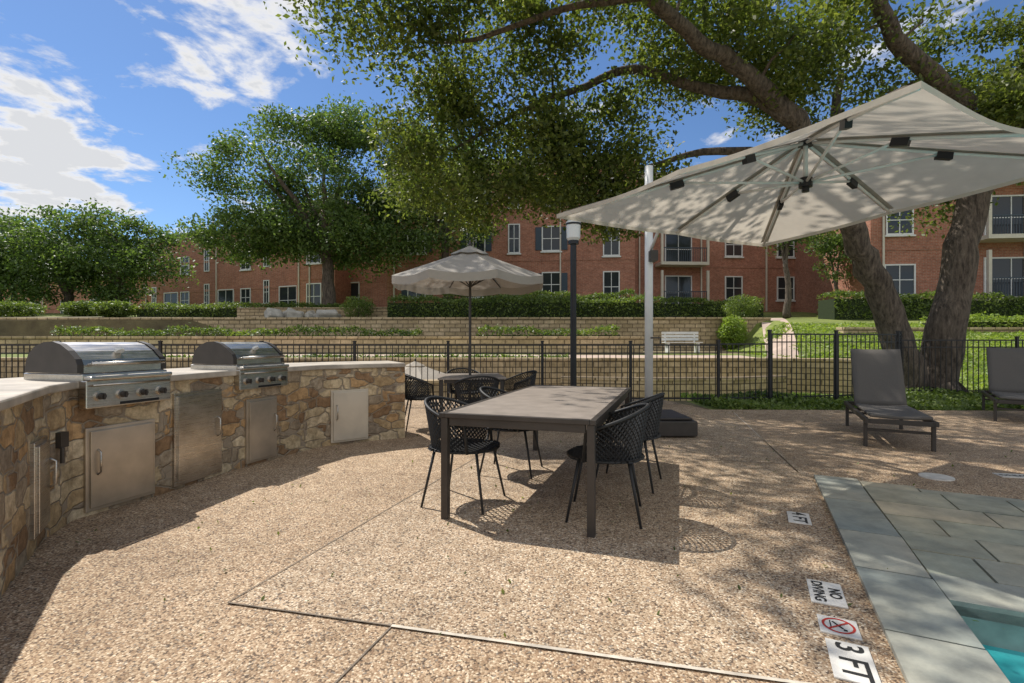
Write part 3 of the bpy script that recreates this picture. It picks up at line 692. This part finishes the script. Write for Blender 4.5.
# ------------------------------------------------------------ vegetation
def hedge(name,pts,wd,h,mat=L_hedge,dens=230,size=.13):
    e=empty(name); Cc=[]; mb=MB()
    for a,b in zip(pts[:-1],pts[1:]):
        a=Vector(a);b=Vector(b);L=(b-a).length;d=(b-a).normalized();nr=Vector((-d.y,d.x)); c=(a+b)/2; rz=math.atan2(d.y,d.x)
        n=int(L*(wd+2*h)*dens); k=rng.random((n,3)); s=k[:,0]*L; q=k[:,1]; zb_=min(H(a.x,a.y),H(b.x,b.y))
        o_=np.where(q<.4,-wd/2,np.where(q<.8,(k[:,2]-.5)*wd,wd/2)); z=np.where((q>=.4)&(q<.8),h,h*k[:,2])
        z=z*(1+.09*np.sin(s*1.3)+.05*np.sin(s*3.7))+rng.normal(size=n)*.06; o_=o_+rng.normal(size=n)*.08
        Cc.append(np.stack([a.x+d.x*s+nr.x*o_,a.y+d.y*s+nr.y*o_,z+zb_],1))
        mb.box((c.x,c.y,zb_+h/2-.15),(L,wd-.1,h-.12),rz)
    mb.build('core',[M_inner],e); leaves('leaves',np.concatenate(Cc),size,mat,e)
hedge('hedge',[(-6.2,25.6),(1,25.4),(7.6,25.5)],1.3,1.0)
hedge('hedge',[(-4,29.5),(7,28.8)],1.2,1.3)
hedge('hedge',[(-22,30),(-14,29),(-8,28.6)],1.2,.7)
hedge('hedge',[(9,30),(15,30.5)],1.2,1.0)
hedge('hedge',[(16,25.5),(22,25.6),(32,24.5)],1.4,1.2)
hedge('hedge',[(18.5,22.2),(30,21.2)],1.0,.6,L_lime)
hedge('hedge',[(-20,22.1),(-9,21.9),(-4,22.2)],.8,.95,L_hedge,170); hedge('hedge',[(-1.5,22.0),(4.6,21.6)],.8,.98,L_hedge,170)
def blobplant(name,x,y,r,h,mat,n=2500,size=.09):
    e=empty(name); q=rng.normal(size=(n,3)); q/=np.linalg.norm(q,axis=1)[:,None]; q*=(.6+.45*rng.random(n))[:,None]; q*=(1+.15*np.sin(q[:,0:1]*6+1)*np.cos(q[:,2:3]*5))
    z=H(x,y) if y>=9 else 0
    C=np.stack([x+q[:,0]*r,y+q[:,1]*r,z+h*.5+q[:,2]*h*.5],1); leaves('leaves',C,size,mat,e)
    mb=MB(); mb.tube([(x,y,z-.1),(x+.05,y,z+h*.6)],[.05,.03],6); mb.build('stem',[M_bark],e)
blobplant('round_shrub',10.4,23.6,.62,1.6,L_lime,4000,.11); blobplant('round_shrub',-8,26,.8,1.2,L_hedge); blobplant('round_shrub',12.4,27,.9,1.3,L_hedge,4000)
for x,y,r in((-30,30,1.5),(-26.5,31,1.1),(-36,33,1.6),(-23,29,1.0),(-33,31.5,1.2)): blobplant('low_shrub',x,y,r,.9,L_hedge,3500,.16)
def bed(name,x0,x1,y0,y1,n,mat,size,hh=.18):
    x=rng.uniform(x0,x1,n); y=rng.uniform(y0,y1,n); z=np.array([max(-.05,H(a,b)) if 11<b<12 else (H(a,b) if b>11 else -.02) for a,b in zip(x,y)])+rng.random(n)*hh*(.5+.5*np.sin(x*2.1)*np.cos(y*2.7))
    leaves(name,np.stack([x,y,z],1),size,mat)
bed('ground_cover_plants',3.9,17,9.25,11.0,24000,L_hedge,.085,.24)
bed('ground_cover_plants',9,17,11.0,12.8,10000,L_hedge,.085,.24)
bed('grass_tufts',9.8,30,13,23,30000,L_lime,.13,.1); bed('grass_tufts',4,10,11.0,13.5,6000,L_lime,.12,.08)
bed('shrub_bed',-14,2,17.5,18.2,5000,L_hedge,.11,.22)
# rocks
e=empty('boulder_pile'); mb=MB()
for k in range(26):
    x=-12.8+random.random()*3.4; y=26+random.random()*2; r=.2+.3*random.random(); R=Matrix.Rotation(random.random()*3,3,Vector((random.random(),random.random(),1)).normalized())
    mb.box((x,y,H(x,y)+r*.4),(r*1.6,r*1.2,r),R=R)
mb.build('boulders',[M_rock],e,bevel=.12)
# oak
ok=empty('live_oak_tree')
sk=[([(10.25,12.8,-.3),(10.2,12.75,0),(9.72,12.7,1.4),(9.2,12.7,2.8),(8.45,12.4,3.9),(7.5,12.0,5.35),(6.6,11.7,6.42),(5.3,11.4,7.4),(4.1,11,7.87),(2.7,10.2,8.3),(.8,9,8.9),(-.6,7.9,9.0)],[.6,.42,.34,.31,.28,.25,.22,.19,.16,.13,.09,.05]),
    ([(10.9,12.9,-.3),(10.9,12.85,0),(11.05,12.8,1.5),(11.3,12.7,3.3),(11.8,12.7,4.95),(12.3,12.6,6.3),(12.9,12.8,7.6),(13.8,13.2,9.2)],[.65,.48,.4,.36,.32,.27,.21,.12]),
    ([(11.9,12.7,5.2),(11.4,12.3,6.4),(10.6,12,7.15),(9.0,11.5,7.95),(7.9,11,8.85),(7.0,10.5,10)],[.28,.24,.21,.19,.16,.1]),
    ([(6.6,11.7,6.42),(5.7,11.9,7.1),(4.5,12.3,7.5),(3.1,12.6,8.1),(1.9,12.8,7.8),(.2,13,7.2),(-1.6,13.2,6.3)],[.2,.16,.13,.11,.09,.06,.035]),
    ([(7.5,12,5.35),(6.4,12.6,6.0),(5.0,13.1,6.2),(3.6,13.4,5.9),(2.0,13.5,5.3)],[.15,.11,.09,.06,.03]),
    ([(8.45,12.4,3.9),(8.6,13.2,5.6),(8.9,13.8,7.2),(9.2,14,8.8)],[.2,.17,.13,.08]),
    ([(2.7,10.2,8.3),(1,10.8,8.4),(-.8,11.5,8.2),(-2.2,11.8,8.3)],[.1,.07,.05,.02]),
    ([(12.3,12.6,6.3),(13.5,12.0,6.8),(15,11.5,7.5)],[.2,.15,.08])]
mb=MB(); skel=[]
for pts,rd in sk:
    p,r=densify(pts,rd); mb.tube(p,r,14); skel.append(list(zip([np.array(q) for q in p],r)))
cl=ell_clusters([((-.2,13.2,6.2),(4.3,1.8,1.8),56),((.4,11,8.7),(5,2.2,1.2),44),((6.6,12.6,8.4),(4,2.4,1.5),44),((12.6,13.6,7.2),(3.2,2.2,2.6),50),((-.3,7.5,8.9),(2.2,1.3,.7),9),((3.2,13.6,5.2),(2.0,.9,.8),12),((9,14.5,5.6),(2.5,1.2,.9),12),((13.8,10,8.5),(2.5,2,1.3),10),((4.5,8.6,9.6),(3,1.6,.8),10)])  # includes an overhead group above the frame, added to cast shade below
cl+=[np.array(c) for c in ((-2.3,7.6,8.8),(-2.9,8.3,8.7),(-3.1,7.0,8.9),(-2.0,8.6,8.6))]  # extra clusters out of view, added to dapple the deck with shade
skel2=[s[8:] if i<2 else s for i,s in enumerate(skel)]
grow(mb,skel2,cl,.03); mb.build('trunk_and_limbs',[M_bark],ok,smooth=True)
leaves('foliage',cluster_pts(cl,560,.96,.6),.128,L_oak,ok)
def tree(name,x,y,z0,trunk_h,regs,per,rad,size,mat,tr=.3,fork=3):
    e=empty(name); mb=MB(); skel=[]
    base=[(x,y,z0-.3),(x+.05,y,z0+trunk_h*.4),(x-.1,y,z0+trunk_h)]
    p,r=densify(base,[tr*1.5,tr,tr*.85]); mb.tube(p,r,10); top=Vector(base[-1])
    skel.append([(np.array(q),rr) for q,rr in zip(p,r)][5:])
    C=np.mean([np.array(r_[0]) for r_ in regs],0)
    for k in range(fork):
        a=2*math.pi*k/fork+.5; tgt=Vector((C[0]+math.cos(a)*regs[0][1][0]*.45,C[1]+math.sin(a)*regs[0][1][1]*.45,C[2]+regs[0][1][2]*.35))
        q1=top.lerp(tgt,.4)+Vector((0,0,.4)); p,r=densify([top-Vector((0,0,.2)),q1,tgt],[tr*.7,tr*.45,tr*.15]); mb.tube(p,r,8,cap=False); skel.append([(np.array(q),rr) for q,rr in zip(p,r)])
    cl=ell_clusters(regs,.25); grow(mb,skel,cl,.03,5); mb.build('trunk_and_limbs',[M_bark],e,smooth=True)
    leaves('foliage',cluster_pts(cl,per,rad,.6),size,mat,e)
tree('shade_tree',-11.0,30,2.7,3.6,[((-12.0,30,10.0),(6.0,4.0,4.4),90),((-15,29.5,7.4),(3.8,2.6,1.9),32),((-8.5,30,7.5),(2.6,2.4,2.0),22),((-11.3,30,14.0),(3.0,2.2,1.7),20),((-17,29.5,11),(1.4,1.4,1.2),6)],370,1.35,.2,L_tree,.38,5)
tree('shade_tree',-4.0,30.5,2.8,4.5,[((-4.5,30.5,11.2),(3.6,3,3.4),60),((-4,30.5,8.2),(2.6,2.4,1.6),18)],270,1.15,.2,L_tree,.25,4)
tree('shade_tree',-34.5,39,2.4,2.6,[((-34.8,39,7.9),(5.6,4,3.7),75)],260,1.5,.25,L_tree,.35,4)
tree('shade_tree',-29.8,38,2.4,2.6,[((-29.8,38,7.4),(4.0,3.5,3.6),55)],260,1.4,.25,L_tree,.3,4)
tree('shade_tree',-41,40,2.4,2.6,[((-41,40,7.7),(5,4,3.8),55)],250,1.5,.25,L_tree,.3,4)
tree('ornamental_tree',19.5,30,3,1.6,[((19.5,30,6.6),(1.5,1.3,2.2),24)],200,.8,.16,L_tree,.12,3)
tree('ornamental_tree',16.2,29.5,3,3.0,[((16.2,29.5,8.6),(1.8,1.6,2.0),24)],200,.9,.18,L_tree,.16,3)
rg=[]
for k in range(18):
    x=-85+k*9+random.random()*5; 
    if -14<x<4: continue
    rg.append(((x,76+random.random()*8,7.2),(6,4,3.6 if x<-20 else 6.5),26))
cl=ell_clusters(rg); leaves('distant_trees',cluster_pts(cl,130,2.0,.8),.6,L_far)
n=320; x=rng.uniform(-3,6,n); y=rng.uniform(2,9,n); leaves('fallen_leaves',np.stack([x,y,np.full(n,.014)],1),.028,L_oak,None,up=8)
# ------------------------------------------------------------ world & light
tv=Vector((.54,-.50,-1)).normalized(); el=math.asin(-tv.z); az=math.atan2(-tv.x,-tv.y)
W=bpy.data.worlds.new('World'); S.world=W; W.use_nodes=True; nt=W.node_tree; bg=nt.nodes['Background']
sky=nt.nodes.new('ShaderNodeTexSky'); sky.sky_type='NISHITA'; sky.sun_disc=False; sky.sun_elevation=el; sky.sun_rotation=az; sky.air_density=1.0; sky.dust_density=.2; sky.ozone_density=2.0
tcn=nt.nodes.new('ShaderNodeTexCoord'); gen=tcn.outputs['Generated']
sp=N(nt,'ShaderNodeSeparateXYZ'); nt.links.new(gen,sp.inputs[0])
za=N(nt,'ShaderNodeMath',operation='ADD'); nt.links.new(sp.outputs[2],za.inputs[0]); za.inputs[1].default_value=.12
zm=N(nt,'ShaderNodeMath',operation='MAXIMUM'); nt.links.new(za.outputs[0],zm.inputs[0]); zm.inputs[1].default_value=.05
cbv=N(nt,'ShaderNodeCombineXYZ')
for i in(0,1):
    dv=N(nt,'ShaderNodeMath',operation='DIVIDE'); nt.links.new(sp.outputs[i],dv.inputs[0]); nt.links.new(zm.outputs[0],dv.inputs[1]); nt.links.new(dv.outputs[0],cbv.inputs[i])
nz=N(nt,'ShaderNodeTexNoise'); nz.inputs['Scale'].default_value=3.4; nz.inputs['Detail'].default_value=9; nz.inputs['Roughness'].default_value=.6; nz.inputs['Distortion'].default_value=.2; nt.links.new(cbv.outputs[0],nz.inputs['Vector'])
acc=nz.outputs['Fac']
for d,cr,wt in (((-.64,.72,.25),.992,.15),((-.71,.66,.26),.992,.13),((-.66,.66,.36),.996,.08),((-.38,.78,.50),.985,.14),((-.5,.76,.43),.992,.08),
                ((0,-.75,.65),.5,.24),((.75,-.45,.5),.75,.22),((-.75,-.5,.45),.75,.22)):  # this row: unseen clouds behind the camera, added to brighten the ambient light
    dp=N(nt,'ShaderNodeVectorMath',operation='DOT_PRODUCT'); nt.links.new(gen,dp.inputs[0]); dp.inputs[1].default_value=Vector(d).normalized()
    mr=N(nt,'ShaderNodeMapRange'); mr.inputs['From Min'].default_value=cr; mr.inputs['From Max'].default_value=1; mr.inputs['To Max'].default_value=wt; nt.links.new(dp.outputs['Value'],mr.inputs['Value'])
    ad=N(nt,'ShaderNodeMath',operation='ADD'); nt.links.new(acc,ad.inputs[0]); nt.links.new(mr.outputs[0],ad.inputs[1]); acc=ad.outputs[0]
mask=ramp(nt,acc,[(.575,(0,0,0)),(.62,(.4,.4,.4)),(.69,(1,1,1))])
shade=ramp(nt,acc,[(.6,(5.2,5.3,5.6)),(.66,(6.6,6.5,6.4)),(.72,(5.0,5.1,5.3))])
sc=mix(nt,sky.outputs[0],(.56,.69,.85),1.0,'MULTIPLY')
nt.links.new(mix(nt,sc,shade,mask),bg.inputs['Color']); bg.inputs['Strength'].default_value=.145
sl=bpy.data.lights.new('sun','SUN'); sl.energy=5.0; sl.angle=math.radians(.5); sl.color=(1,.945,.86)
so=bpy.data.objects.new('sun',sl); COL.objects.link(so); so.rotation_euler=(-tv).to_track_quat('Z','Y').to_euler()
cam=bpy.data.cameras.new('camera'); cam.sensor_width=36; cam.lens=17.6; cam.clip_end=2000; cam.clip_start=.05
co_=bpy.data.objects.new('camera',cam); COL.objects.link(co_); co_.location=(0,0,1.25); co_.rotation_euler=(math.pi/2,0,0); S.camera=co_
S.view_settings.view_transform='Standard'; S.view_settings.look='None'; S.view_settings.exposure=0
